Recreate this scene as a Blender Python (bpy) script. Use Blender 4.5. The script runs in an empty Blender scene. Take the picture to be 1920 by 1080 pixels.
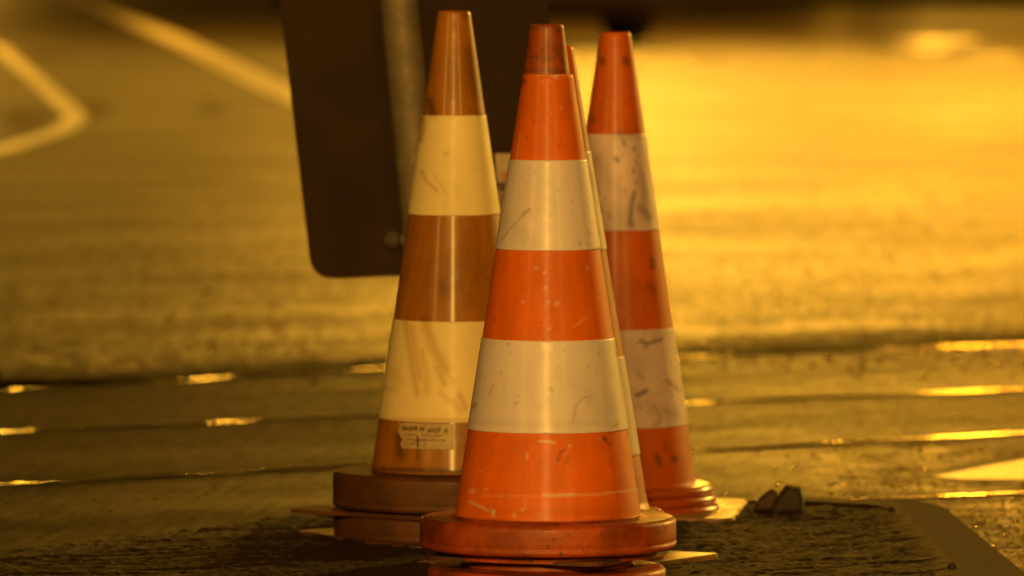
import bpy, bmesh, math, random
import numpy as np
from mathutils import Vector, Matrix, noise
random.seed(7)
R = math.radians
scene = bpy.context.scene
COL = scene.collection

# ------------------------------------------------------------------ camera
F = 13600.0                      # focal length in pixels of the 1920 px wide photograph
HC = 0.934                       # eye height over the island
TH = math.atan(690.0 / F)        # downward pitch
cam_d = bpy.data.cameras.new('camera'); cam = bpy.data.objects.new('camera', cam_d); COL.objects.link(cam)
cam.location = (0, 0, HC); cam.rotation_euler = (math.pi/2 - TH, 0, 0)
cam_d.sensor_width = 36.0; cam_d.lens = F/1920*36.0
cam_d.clip_start = 0.5; cam_d.clip_end = 2000
cam_d.dof.use_dof = True; cam_d.dof.focus_distance = 10.0; cam_d.dof.aperture_fstop = 7.0; cam_d.dof.aperture_blades = 0
scene.camera = cam
ROADZ = -0.035
def ray(x, y):
    xc = (x-960)/F; yc = (540-y)/F
    return Vector((xc, math.cos(TH)+yc*math.sin(TH), -math.sin(TH)+yc*math.cos(TH)))
def gnd(x, y, z=0.0):
    d = ray(x, y); t = (z-HC)/d.z
    return Vector((d.x*t, d.y*t, z))
def atd(x, y, Y):
    d = ray(x, y); t = Y/d.y
    return Vector((d.x*t, Y, HC + d.z*t))
def zat(y, Y): return atd(960, y, Y).z
def ppm(Y): return F/(Y/math.cos(TH)) * 1.0

# ------------------------------------------------------------------ helpers
def tag(o, label=None, cat=None, group=None, kind=None):
    if label: o['label'] = label
    if cat: o['category'] = cat
    if group: o['group'] = group
    if kind: o['kind'] = kind
    return o
def empty(name, loc, label, cat, group=None):
    o = bpy.data.objects.new(name, None); COL.objects.link(o); o.location = loc
    o.empty_display_size = 0.1
    return tag(o, label, cat, group)
def mesh_obj(name, verts, faces, mat, parent=None, smooth=True, loc=None):
    me = bpy.data.meshes.new(name); me.from_pydata([tuple(v) for v in verts], [], faces); me.update()
    if smooth: me.polygons.foreach_set('use_smooth', [True]*len(me.polygons))
    o = bpy.data.objects.new(name, me); COL.objects.link(o)
    if mat: me.materials.append(mat)
    if loc is not None: o.location = loc
    if parent: o.parent = parent
    return o
def bm_obj(name, bm, mat, parent=None, smooth=False, loc=None):
    bmesh.ops.recalc_face_normals(bm, faces=bm.faces[:])
    me = bpy.data.meshes.new(name); bm.to_mesh(me); bm.free()
    if smooth: me.polygons.foreach_set('use_smooth', [True]*len(me.polygons))
    o = bpy.data.objects.new(name, me); COL.objects.link(o); me.materials.append(mat)
    if loc is not None: o.location = loc
    if parent: o.parent = parent
    return o

class N:
    """small node-tree writer"""
    def __init__(s, name):
        s.m = bpy.data.materials.new(name); s.m.use_nodes = True
        s.t = s.m.node_tree; s.b = s.t.nodes['Principled BSDF']
    def n(s, typ, **kw):
        nd = s.t.nodes.new(typ)
        for k, v in kw.items():
            if k.startswith('i_'):
                nd.inputs[int(k[2:])].default_value = v
            else: setattr(nd, k, v)
        return nd
    def l(s, a, b): s.t.links.new(a, b)
    def pos(s, rot=0.0, scale=(1, 1, 1), obj=False):
        if obj: src = s.n('ShaderNodeTexCoord').outputs['Object']
        else: src = s.n('ShaderNodeNewGeometry').outputs['Position']
        m1 = s.n('ShaderNodeMapping'); m1.inputs['Rotation'].default_value = (0, 0, rot); s.l(src, m1.inputs[0])
        m2 = s.n('ShaderNodeMapping'); m2.inputs['Scale'].default_value = scale; s.l(m1.outputs[0], m2.inputs[0])
        return m2.outputs[0]
    def noise(s, vec, scale, detail=3, rough=.5, dist=0):
        nd = s.n('ShaderNodeTexNoise'); nd.inputs['Scale'].default_value = scale; nd.inputs['Detail'].default_value = detail
        nd.inputs['Roughness'].default_value = rough; nd.inputs['Distortion'].default_value = dist
        s.l(vec, nd.inputs['Vector']); return nd.outputs['Fac']
    def voro(s, vec, scale, feature='F1', out='Distance'):
        nd = s.n('ShaderNodeTexVoronoi', feature=feature); nd.inputs['Scale'].default_value = scale
        s.l(vec, nd.inputs['Vector']); return nd.outputs[out]
    def rng(s, v, a, b, c, d, smooth=False):
        nd = s.n('ShaderNodeMapRange'); nd.clamp = True
        if smooth: nd.interpolation_type = 'SMOOTHSTEP'
        for i, q in enumerate((a, b, c, d)): nd.inputs[i+1].default_value = q
        s.l(v, nd.inputs[0]); return nd.outputs[0]
    def math(s, op, a, b=None):
        nd = s.n('ShaderNodeMath', operation=op)
        for i, q in enumerate((a, b)):
            if q is None: continue
            if isinstance(q, (int, float)): nd.inputs[i].default_value = q
            else: s.l(q, nd.inputs[i])
        return nd.outputs[0]
    def mix(s, f, a, b, blend='MIX'):
        nd = s.n('ShaderNodeMix', data_type='RGBA', blend_type=blend)
        for i, q in ((0, f), (6, a), (7, b)):
            if isinstance(q, (int, float)): nd.inputs[i].default_value = q
            elif isinstance(q, tuple): nd.inputs[i].default_value = (*q, 1)
            else: s.l(q, nd.inputs[i])
        return nd.outputs[2]
    def set(s, key, v):
        if isinstance(v, tuple): s.b.inputs[key].default_value = (*v, 1)
        elif isinstance(v, (int, float)): s.b.inputs[key].default_value = v
        else: s.l(v, s.b.inputs[key])
        return s
    def bump(s, h, strength=.5, dist=.002, prev=None):
        nd = s.n('ShaderNodeBump'); nd.inputs['Strength'].default_value = strength; nd.inputs['Distance'].default_value = dist
        s.l(h, nd.inputs['Height'])
        if prev is not None: s.l(prev, nd.inputs['Normal'])
        s.l(nd.outputs[0], s.b.inputs['Normal']); return nd.outputs[0]

# ------------------------------------------------------------------ materials
def plastic(name, base, dark=.55, rough=.33, dirt=(.05, .025, .01), coat=.25, seed=0., marks=True, grime=.35, fleck=0.0, cr=.24, streak=.4, bmp=.12, spec=.5):
    m = N(name)
    p = m.pos(obj=True)
    off = m.n('ShaderNodeVectorMath', operation='ADD'); m.l(p, off.inputs[0]); off.inputs[1].default_value = (seed, seed*1.7, seed*.3)
    p = off.outputs[0]
    big = m.noise(p, 9, 4, .6)
    stv = m.n('ShaderNodeMapping'); stv.inputs['Scale'].default_value = (1, 1, .12); m.l(p, stv.inputs[0])
    st = m.noise(stv.outputs[0], 55, 4, .6)
    f = m.rng(m.math('ADD', m.math('MULTIPLY', big, 1-streak), m.math('MULTIPLY', st, streak)), .38, .62, 0, 1)
    c = m.mix(f, tuple(b*dark for b in base), base)
    sp = m.rng(m.noise(p, 95, 3, .7), .60, .72, 0, grime)
    c = m.mix(sp, c, dirt)
    if fleck > 0:
        vs = m.voro(p, 60)
        c = m.mix(m.rng(vs, .04, .09, fleck, 0), c, (.55, .5, .4))
    if marks:
        a = m.n('ShaderNodeVertexColor'); a.layer_name = 'marks'
        sep = m.n('ShaderNodeSeparateColor'); m.l(a.outputs[0], sep.inputs[0])
        c = m.mix(sep.outputs[1], c, (.72, .62, .5))
        c = m.mix(sep.outputs[0], c, dirt)
    m.set('Base Color', c)
    m.set('Roughness', m.rng(m.noise(p, 30, 4, .65), .3, .7, rough-.08, rough+.16))
    m.set('Coat Weight', coat); m.set('Coat Roughness', cr); m.set('Specular IOR Level', spec)
    m.bump(m.noise(p, 140, 4, .65), bmp, .0015)
    return m.m

M = {}
M['orange'] = plastic('cone_orange', (.80, .150, .0002), .74, .48, coat=.07, spec=.28, seed=1, grime=.2, fleck=.3)
M['orange_old'] = plastic('cone_orange_dirty', (.46, .080, .001), .6, .5, coat=.08, seed=5, grime=.6)
M['amber'] = plastic('cone_amber_faded', (.40, .148, .001), .68, .40, coat=.11, spec=.32, seed=9, grime=.35, cr=.15, streak=.55)
M['orange_back'] = plastic('cone_orange_worn', (.64, .120, .0002), .75, .45, coat=.12, spec=.3, seed=13)
M['cream'] = plastic('band_cream', (.78, .665, .74), .88, .42, (.3, .2, .1), .15, 21, grime=.35, fleck=.0)
M['ivory'] = plastic('band_ivory', (.90, .73, .38), .90, .5, (.5, .26, .06), .05, 25, grime=.2)
M['greywhite'] = plastic('band_scuffed_white', (.74, .55, .62), .74, .5, (.07, .05, .03), .1, 31, grime=.5)
M['base_red'] = plastic('base_rubber_orange', (.46, .070, .001), .34, .5, (.05, .02, .006), .06, 41, marks=False, grime=.95, streak=.0, bmp=.5)
M['base_brown'] = plastic('base_rubber_brown', (.115, .034, .003), .5, .6, (.03, .015, .008), .05, 45, marks=False, grime=.9, streak=.0, bmp=.5)
M['base_shiny'] = plastic('base_rubber_wet', (.48, .09, .003), .6, .3, (.05, .02, .01), .3, 49, marks=False)
M['plate_worn'] = plastic('base_plate_worn', (.13, .05, .01), .5, .46, (.03, .015, .008), .0, 53, marks=False, grime=.7)

M['plate_right'] = plastic('base_plate_wet', (.34, .17, .04), .4, .42, (.06, .03, .015), .0, 57, marks=False, grime=.7)
def metal(name, col, rough, metallic=1.0, bscale=400, bst=.15):
    m = N(name); p = m.pos(obj=True)
    f = m.noise(p, 30, 4, .6)
    m.set('Base Color', m.mix(m.rng(f, .35, .65, 0, 1), tuple(c*.78 for c in col), col))
    m.set('Metallic', metallic)
    m.set('Roughness', m.rng(m.noise(p, 60, 3, .6), .3, .7, rough*.75, rough*1.3))
    m.bump(m.noise(p, bscale, 2, .6), bst, .001)
    return m.m
M['galv'] = metal('galvanised_steel', (.22, .17, .11), .6, .25, 200, .2)
M['bolt'] = metal('bolt_steel', (.07, .05, .03), .7, .4)
M['rail'] = metal('worn_rail_steel', (.20, .15, .08), .07, 1.0, 120, .15)
M['alloy'] = metal('wheel_alloy', (.25, .25, .26), .35, .9)

m = N('sign_back_paint'); p = m.pos(obj=True)
m.set('Base Color', m.mix(m.rng(m.noise(p, 6, 4, .6), .3, .7, 0, 1), (.029, .016, .009), (.042, .023, .012)))
m.set('Roughness', .7); m.set('Specular IOR Level', .1); m.bump(m.noise(p, 300, 3), .08, .001); M['signback'] = m.m
m = N('sign_face_white'); m.set('Base Color', (.75, .75, .72)); m.set('Roughness', .35); M['signface'] = m.m
m = N('sign_face_red'); m.set('Base Color', (.6, .03, .02)); m.set('Roughness', .35); M['signred'] = m.m
m = N('sticker_paper'); p = m.pos(obj=True)
m.set('Base Color', m.mix(m.rng(m.noise(p, 60, 4, .7), .4, .65, 0, .5), (.55, .42, .36), (.3, .2, .12))); m.set('Roughness', .5); M['sticker'] = m.m
m = N('label_paper'); p = m.pos(obj=True)
m.set('Base Color', m.mix(m.rng(m.noise(p, 120, 4, .7), .42, .66, 0, .8), (.50, .38, .22), (.30, .17, .07))); m.set('Roughness', .5); M['label'] = m.m
m = N('print_ink'); m.set('Base Color', (.10, .055, .025)); m.set('Roughness', .5); M['ink'] = m.m
m = N('print_orange'); m.set('Base Color', (.65, .14, .01)); m.set('Roughness', .5); M['inkorange'] = m.m
m = N('rubber_black'); m.set('Base Color', (.012, .010, .009)); m.set('Roughness', .6); M['rubber'] = m.m
m = N('tar_seal'); m.set('Base Color', (.022, .014, .008)); m.set('Roughness', .75); m.set('Specular IOR Level', .2)
m.bump(m.noise(m.pos(), 120, 3), .4, .003); M['tar'] = m.m
m = N('car_paint'); m.set('Base Color', (.030, .016, .010)); m.set('Roughness', .35); m.set('Coat Weight', .5); M['car'] = m.m
m = N('car_glass'); m.set('Base Color', (.01, .01, .01)); m.set('Roughness', .05); M['glass'] = m.m
m = N('tail_lens'); m.set('Base Color', (.25, .01, .01)); m.set('Roughness', .15); M['lens'] = m.m

# rails / joints on the ground, traced as lines of the place
def gl(pts, z): return [gnd(x, y, z) for x, y in pts]
J1 = gl([(-900, 800), (-200, 748), (0, 737), (440, 712), (740, 692), (1290, 673), (1920, 650), (2900, 618)], ROADZ)
J2 = gl([(-900, 885), (-200, 829), (0, 815), (380, 799), (740, 781), (1290, 760), (1920, 734), (2900, 697)], ROADZ)
J3 = gl([(-900, 1010), (-200, 935), (0, 915), (400, 893), (640, 880), (1290, 851), (1920, 817), (2900, 770)], ROADZ)
J4 = gl([(1560, 945), (1700, 940), (1800, 935), (1920, 930), (2300, 915), (2900, 892)], ROADZ)

# wet asphalt of the carriageway
def asphalt(name):
    m = N(name)
    pw = m.pos()
    streak = m.noise(m.pos(R(-40), (.5, 1.6, 1)), .9, 5, .55, .4)
    streak2 = m.noise(m.pos(R(-22), (.3, 1.1, 1)), 1.0, 4, .6, .3)
    agg = m.voro(pw, 95)
    grain = m.noise(pw, 210, 3, .7)
    med = m.noise(pw, 14, 5, .65)
    st = m.math('ADD', m.math('MULTIPLY', streak, .55), m.math('MULTIPLY', streak2, .45))
    blot = m.noise(m.pos(R(-25), (.5, 1.1, 1)), 1.3, 6, .68, .6)
    st = m.math('ADD', m.math('MULTIPLY', st, .45), m.math('MULTIPLY', blot, .55))
    drag = m.noise(m.pos(R(4), (46, 3.2, 1)), 1.0, 4, .75)
    st = m.math('ADD', m.math('MULTIPLY', st, .52), m.math('MULTIPLY', drag, .48))
    wet = m.rng(st, .42, .58, 0, 1, True)
    # dark tar-rich belt along the slab edge
    a, b = J1[3], J1[6]
    dv = (b-a).normalized(); nrm = Vector((-dv.y, dv.x, 0))
    dot = m.n('ShaderNodeVectorMath', operation='DOT_PRODUCT'); m.l(pw, dot.inputs[0]); dot.inputs[1].default_value = nrm
    dist = m.math('SUBTRACT', dot.outputs['Value'], nrm.dot(a))
    belt = m.rng(m.math('ADD', dist, m.math('MULTIPLY', m.math('SUBTRACT', m.noise(m.pos(R(-30), (.5, 2, 1)), 1.6, 5, .65), .5), .9)), .05, .75, 1, 0, True)
    c = m.mix(m.rng(grain, .35, .7, 0, 1), (.020, .012, .005), (.075, .048, .020))
    c = m.mix(m.rng(med, .35, .7, 0, .55), c, (.028, .018, .011))
    c = m.mix(m.rng(drag, .46, .62, 0, .9), c, (.010, .006, .003))
    c = m.mix(m.math('MULTIPLY', belt, .9), c, (.012, .008, .005))
    # weaker lamp glow toward the left, put into colour, gloss and roughness
    sx = m.n('ShaderNodeSeparateXYZ'); m.l(pw, sx.inputs[0])
    left_dim = m.rng(m.math('ADD', sx.outputs[0], m.math('MULTIPLY', m.math('SUBTRACT', m.noise(m.pos(0, (.8, .5, 1)), 1.2, 5, .6, .4), .5), 1.1)), -1.5, .35, 1, 0, True)
    c = m.mix(m.math('MULTIPLY', left_dim, .6), c, (.010, .006, .002))
    m.set('Base Color', c)
    r = m.math('ADD', m.rng(wet, 0, 1, .53, .31), m.math('MULTIPLY', left_dim, .15))
    r = m.math('ADD', r, m.math('MULTIPLY', belt, .28))
    r = m.math('ADD', r, m.math('MULTIPLY', m.math('SUBTRACT', med, .5), .16))
    m.set('Roughness', r)
    m.set('Specular IOR Level', m.math('SUBTRACT', .55, m.math('ADD', m.math('MULTIPLY', belt, .35), m.math('MULTIPLY', left_dim, .28))))
    b1 = m.bump(agg, .6, .008); m.bump(grain, .5, .003, b1)
    return m.m
M['asphalt'] = asphalt('wet_asphalt')
m = N('wet_concrete'); pw = m.pos()
st = m.noise(m.pos(R(-33), (.25, 1.6, 1)), 1.6, 5, .6, .3); med = m.noise(pw, 11, 6, .7); gr = m.noise(pw, 240, 3, .7)
c = m.mix(m.rng(gr, .35, .7, 0, 1), (.013, .007, .0015), (.044, .023, .005))
c = m.mix(m.rng(med, .4, .68, 0, .6), c, (.035, .024, .014))
drag = m.noise(m.pos(R(6), (55, 5, 1)), 1.0, 4, .75); c = m.mix(m.rng(drag, .45, .66, 0, .75), c, (.010, .006, .002))
m.set('Base Color', c); m.set('Roughness', m.math('ADD', m.math('ADD', m.rng(st, .35, .65, .60, .46), m.math('MULTIPLY', m.math('SUBTRACT', med, .5), .25)), m.math('MULTIPLY', m.math('SUBTRACT', drag, .5), .35)))
b1 = m.bump(m.noise(pw, 60, 4, .7), .25, .003); m.bump(gr, .35, .0015, b1); 
sx = m.n('ShaderNodeSeparateXYZ'); m.l(pw, sx.inputs[0])
rb_ = m.b.inputs['Roughness'].links[0].from_socket; m.set('Roughness', m.math('ADD', rb_, m.rng(m.math('ADD', sx.outputs[0], m.math('MULTIPLY', m.math('SUBTRACT', med, .5), .8)), -.8, .5, .20, .02)))
m.set('Specular IOR Level', m.rng(m.math('ADD', sx.outputs[0], m.math('MULTIPLY', m.math('SUBTRACT', med, .5), .8)), -.9, .6, .03, .20)); M['concrete'] = m.m
m = N('road_paint'); pw = m.pos()
m.set('Base Color', m.mix(m.rng(m.noise(pw, 18, 5, .7), .45, .62, 0, .6), (.62, .58, .50), (.14, .11, .08)))
m.set('Roughness', .40); m.bump(m.noise(pw, 150, 3), .3, .002); M['paint'] = m.m
m = N('puddle_water'); m.set('Base Color', (.012, .009, .006)); m.set('Roughness', .24); m.set('IOR', 1.33)
m.bump(m.noise(m.pos(), 30, 3, .6), .05, .01); M['puddle'] = m.m
m = N('island_stone'); pw = m.pos()
gr = m.noise(pw, 260, 4, .7); med = m.noise(m.pos(R(12), (1, 2.6, 1)), 22, 6, .7)
c = m.mix(m.rng(gr, .35, .7, 0, 1), (.012, .006, .002), (.052, .027, .008))
c = m.mix(m.rng(med, .38, .66, 0, .7), c, (.020, .012, .006))
m.set('Base Color', c); m.set('Roughness', m.rng(med, .3, .7, .6, .9)); m.set('Specular IOR Level', .2)
m.bump(gr, .5, .002); M['stone'] = m.m
m = N('kerb_granite'); pw = m.pos(); gr = m.noise(pw, 300, 3, .7)
m.set('Base Color', m.mix(m.rng(gr, .35, .7, 0, 1), (.026, .016, .008), (.052, .033, .017))); m.set('Roughness', .85); m.set('Specular IOR Level', .15)
m.bump(gr, .2, .001); M['kerb'] = m.m
m = N('rock'); p = m.pos(obj=True); gr = m.noise(p, 60, 5, .7)
m.set('Base Color', m.mix(m.rng(gr, .35, .7, 0, 1), (.012, .007, .004), (.034, .018, .010))); m.set('Roughness', .7); m.bump(gr, .5, .004); M['rock'] = m.m
m = N('rock_brown'); p = m.pos(obj=True); gr = m.noise(p, 60, 5, .7)
m.set('Base Color', m.mix(m.rng(gr, .35, .7, 0, 1), (.03, .012, .005), (.09, .036, .012))); m.set('Roughness', .65); m.bump(gr, .5, .004); M['rockb'] = m.m
m = N('verge_soil'); pw = m.pos()
m.set('Base Color', m.mix(m.noise(pw, 3, 6, .7), (.012, .010, .006), (.035, .024, .012))); m.set('Roughness', .95); m.set('Specular IOR Level', .1); M['verge'] = m.m

# ------------------------------------------------------------------ ground
def sheet(name, pts, z, mat, kind='structure', thick=None):
    bm = bmesh.new()
    vs = [bm.verts.new((p[0], p[1], z)) for p in pts]
    f = bm.faces.new(vs)
    if thick:
        r = bmesh.ops.extrude_face_region(bm, geom=[f])
        for v in [g for g in r['geom'] if isinstance(g, bmesh.types.BMVert)]: v.co.z -= thick
    o = bm_obj(name, bm, mat)
    if not thick and o.data.polygons[0].normal.z < 0: o.data.flip_normals()
    tag(o, kind=kind); return o
sheet('road', [(-300, -60), (300, -60), (300, 700), (-300, 700)], ROADZ-.004, M['asphalt'])
ap = [p for p in J1] + [Vector((8, 9, 0)), Vector((8, 2, 0)), Vector((-8, 2, 0)), Vector((-8, 6, 0))]
sheet('concrete_apron', ap, ROADZ, M['concrete'])

def strip(name, pts, w, z, mat, parent=None, prof=None, side=0.0, jit=0.0):
    """sweep a cross profile (list of (offset, height)) along a polyline"""
    prof = prof or [(-w/2, 0), (w/2, 0)]
    # resample
    P = []
    for a, b in zip(pts, pts[1:]):
        n = max(1, int((b-a).length/(.04 if jit else .25)))
        P += [a.lerp(b, i/n) for i in range(n)]
    P.append(pts[-1])
    V, Fc = [], []; k = len(prof)
    for i, p in enumerate(P):
        t = (P[min(i+1, len(P)-1)] - P[max(i-1, 0)]).normalized(); nn = Vector((-t.y, t.x, 0))
        for q_, (o, h) in enumerate(prof):
            jj = jit*(noise.noise(Vector((p.x*9, p.y*9, q_*7.3)))+.6*noise.noise(Vector((p.x*38, p.y*38, q_*3.1)))) if jit else 0
            V.append(p + nn*(o+side+(jj if len(prof) == 2 else 0)) + Vector((0, 0, z-p.z+h*(1+(3 if len(prof) > 2 else 0)*jj))))
    for i in range(len(P)-1):
        for j in range(k-1): Fc.append((i*k+j, (i+1)*k+j, (i+1)*k+j+1, i*k+j+1))
    o = mesh_obj(name, V, Fc, mat, parent)
    if o.data.polygons[0].normal.z < 0: o.data.flip_normals()
    return o
crown = [(-.020*math.cos(a), .0024*math.sin(a)) for a in [math.pi*i/10 for i in range(11)]]
rail_lab = ['worn steel rail farthest from the cones, along the edge of the rough asphalt',
            'worn steel rail in the wet slabs, second from the rough asphalt edge',
            'worn steel rail third from the asphalt, passing just behind the cones',
            'short steel rail nearest the kerb corner at lower right, glinting gold']
for J, lb in zip((J1, J2, J3, J4), rail_lab):
    r = empty('steel_rail', J[len(J)//2], lb, 'rail', 'steel rails crossing the wet ground')
    inv = J[len(J)//2]
    for nm, pr, mt, z, sd in (('rail_head', crown, M['rail'], ROADZ+.0045, 0), ('tar_joint', [(-.022, 0), (.024, 0)], M['tar'], ROADZ+.0045, -.018)):
        o = strip(nm, J, .06, z, mt, None, pr, sd, .022 if nm == 'tar_joint' else .14)
        o.parent = r; o.matrix_parent_inverse = Matrix.Translation(-inv)

m = N('coarse_wet_asphalt'); pw = m.pos(); v1 = m.voro(pw, 70); g1 = m.noise(pw, 150, 3, .7); bl = m.noise(pw, 9, 5, .7)
m.set('Base Color', m.mix(m.rng(g1, .35, .7, 0, 1), (.016, .010, .006), (.07, .048, .027))); m.set('Roughness', m.rng(bl, .35, .65, .34, .62)); m.set('Specular IOR Level', .35)
b1 = m.bump(v1, .9, .008); m.bump(g1, .7, .003, b1); M['coarse'] = m.m
sheet('asphalt_patch', [gnd(x, y, ROADZ) for x, y in [(1330, 876), (1640, 856), (1920, 836), (2600, 800), (3400, 1000), (3000, 1300), (1700, 1300), (1600, 946), (1400, 930)]], ROADZ+.0007, M['coarse'])
# the near ground really is rough: chippings and float marks as relief
def yJ(J, x):
    for a, b in zip(J, J[1:]):
        if a.x <= x <= b.x: return a.y+(b.y-a.y)*(x-a.x)/(b.x-a.x)
    return J[0].y if x < J[0].x else J[-1].y
def relief():
    rg = np.random.default_rng(3)
    S = np.linspace(-.084, .084, 350); Yl = [10.2]
    while Yl[-1] < 52: Yl.append(Yl[-1]*(1+.0085/12))
    Ya = np.array(Yl); ns, nr = len(S), len(Ya)
    X = Ya[:, None]*S[None]; Y = np.repeat(Ya[:, None], ns, 1)
    def smooth(a, k):
        for _ in range(k):
            a = (a+np.roll(a, 1, 0)+np.roll(a, -1, 0)+np.roll(a, 1, 1)+np.roll(a, -1, 1))/5
        return a
    w0 = rg.random((nr, ns)); w1 = smooth(rg.random((nr, ns)), 3); w1 = (w1-w1.min())/(w1.max()-w1.min())
    w2 = smooth(rg.random((nr, ns)), 40); w2 = (w2-w2.min())/(w2.max()-w2.min())
    cols = np.arange(ns)
    xx = np.linspace(-4.5, 4.5, 800); y1 = np.array([yJ(J1, x) for x in xx])
    Y1 = np.interp(X, xx, y1); Y3 = np.interp(X, xx, np.array([yJ(J3, x) for x in xx]))
    beyond = Y > Y1
    xc = gnd(1560, 900, ROADZ).x
    coarse = (~beyond) & (Y < Y3) & (X > xc + .25*(w2-.5) + (w1-.5)*.08)
    bx = np.array([back_y(x) for x in xx]); BY = np.interp(X, xx, bx)
    dirt = (~beyond) & (Y < BY+.06+.6*np.clip(w2-.35, 0, 1)+.12*(w1-.5)) & (X < KX0-.02)
    coarse = coarse & ~dirt
    amp = np.where(beyond, .0056+.0045*np.exp(-((Y-16)/2.6)**2), np.where(coarse, .0062, .0028))
    H = amp*(w0*.5+w1*.5)*(.35+1.3*w2)
    fade = np.clip((52-Y)/25, 0, 1); H = H*fade + .0012*np.clip((52-Y)/3, -.5, 1)
    H = np.where(coarse, H-.001, H); H = np.where(dirt, H*1.8+.004*w2, H)
    V = np.stack([X, Y, ROADZ+H], -1).reshape(-1, 3)
    i = np.arange(nr-1)[:, None]*ns; j = np.arange(ns-1)[None]
    Q = np.stack([i+j, i+j+1, i+ns+j+1, i+ns+j], -1).reshape(-1, 4)
    for nm, mask, mt in (('rough_asphalt', beyond, 'asphalt'), ('floated_concrete', (~beyond) & (~coarse) & (~dirt), 'concrete'), ('gutter_dirt', dirt, 'gutter'), ('coarse_asphalt', coarse, 'coarse')):
        sel = Q[mask[:-1, :-1].reshape(-1)]
        used, inv = np.unique(sel, return_inverse=True); inv = inv.reshape(-1)
        me = bpy.data.meshes.new(nm); me.vertices.add(len(used)); me.vertices.foreach_set('co', V[used].ravel())
        me.loops.add(len(inv)); me.loops.foreach_set('vertex_index', inv.astype(np.int32))
        me.polygons.add(len(sel)); me.polygons.foreach_set('loop_start', np.arange(len(sel), dtype=np.int32)*4)
        me.polygons.foreach_set('loop_total', np.full(len(sel), 4, np.int32)) if False else None
        me.polygons.foreach_set('use_smooth', np.ones(len(sel), bool)); me.update(calc_edges=True); me.validate()
        o = bpy.data.objects.new(nm, me); COL.objects.link(o); me.materials.append(M[mt]); tag(o, kind='structure')
# painted markings
def outline_mark(name, pts, z=ROADZ, kind='structure'):
    return sheet(name, [gnd(x, y, z) for x, y in pts], z+.006, M['paint'], kind)
outline_mark('painted_marking', [(1752, 899), (1850, 880), (1920, 867), (2300, 800), (2380, 905), (1920, 906), (1800, 904)])
def line_mark(name, pts, w, z):
    return tag(strip(name, [gnd(x, y, z) for x, y in pts], w, z, M['paint']), kind='structure')
Z2 = ROADZ
def corner(pts, n=6):
    out = [pts[0]]
    for a, b, c in zip(pts, pts[1:], pts[2:]):
        for i in range(n+1):
            t = i/n; q = a.lerp(b, .93).lerp(b.lerp(c, .07), t)
            u = b.lerp(a, .07); v = b.lerp(c, .07)
            out.append(u.lerp(b, t).lerp(b.lerp(v, t), t))
    out.append(pts[-1]); return out
pl = [gnd(x, y, Z2) for x, y in [(-160, 30), (0, 92), (75, 158), (146, 222), (110, 250), (0, 283), (-300, 345)]]
tag(strip('painted_line', pl, .11, Z2+.0065, M['paint']), kind='structure')
pl = [gnd(x, y, Z2) for x, y in [(60, -40), (150, 0), (330, 75), (430, 125), (520, 168), (700, 240)]]
tag(strip('painted_line', pl, .24, Z2+.0065, M['paint']), kind='structure')
# faint lines and puddles far out on the right
def puddle(cx, cy, w, h, seed):
    rnd = random.Random(seed); pts = []
    for i in range(22):
        a = 2*math.pi*i/22; k = rnd.uniform(.8, 1.1)
        pts.append((cx+math.copysign(abs(math.cos(a))**.6, math.cos(a))*w/2*k, cy+math.sin(a)*h/2*k))
    sheet('puddle', [gnd(x, y, Z2) for x, y in pts], Z2+.001, M['puddle'])
for i, a in enumerate([(1755, 76, 170, 9), (1735, 92, 150, 7), (1655, 88, 60, 8), (1575, 128, 170, 8), (1560, 142, 110, 6), (1860, 105, 90, 6), (1800, 122, 160, 5), (1420, 118, 90, 5), (1330, 108, 80, 5), (1700, 158, 200, 5), (350, 80, 60, 10), (1500, 165, 120, 7), (1440, 145, 60, 8)]): puddle(*a, i)
pl = [gnd(x, y, Z2) for x, y in [(1400, 345), (1640, 325), (1920, 300), (2300, 265)]]
tag(strip('worn_line', pl, .10, Z2+.0005, M['asphalt']), kind='structure')
# irregular dark patches by the painted lines
def dark_blot(cx, cy, w, h, seed):
    rnd = random.Random(seed); pts = []
    for i in range(18):
        a = 2*math.pi*i/18; k = rnd.uniform(.75, 1.15); pts.append((cx+math.cos(a)*w/2*k, cy+math.sin(a)*h/2*k))
    sheet('dark_patch', [gnd(x, y, Z2) for x, y in pts], Z2+.0055, M['tar'])
for i, a in enumerate([(178, 205, 60, 36), (400, 204, 60, 20), (50, 222, 110, 40), (90, 106, 90, 8), (330, 62, 60, 5)]): dark_blot(*a, 40+i)
# far verge
sheet('verge', [gnd(x, y, 0)[:2] for x, y in [(1250, 8), (1600, 3), (1920, 6)]] + [(60, 80), (60, 400), (-2, 400)], .06, M['verge'], thick=.12)

# ------------------------------------------------------------------ island the cones stand on
def isl_edge():
    q = [(-500, 1130), (0, 1026), (180, 1003), (330, 984), (470, 966), (560, 952), (760, 940), (1000, 930), (1300, 928), (1480, 930), (1600, 935), (1700, 943), (1756, 952)]
    return [gnd(x, y, 0) for x, y in q]
back = isl_edge()
KX0, KX1 = gnd(1690, 955).x, gnd(1765, 955).x     # kerb strip on the right
def back_y(x):
    for a, b in zip(back, back[1:]):
        if a.x <= x <= b.x: return a.y + (b.y-a.y)*(x-a.x)/(b.x-a.x)
    return back[0].y if x < back[0].x else back[-1].y
nx, ny = 470, 430
xs = np.linspace(-2.0, KX0, nx)
xs = np.concatenate([np.linspace(-2.6, -.95, 60, endpoint=False), np.linspace(-.95, KX0+.03, 440)])
V = []; Fc = []
nxs = len(xs)
ts = np.concatenate([np.linspace(0, .45, 50, endpoint=False), np.linspace(.45, 1, 330)])
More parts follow.
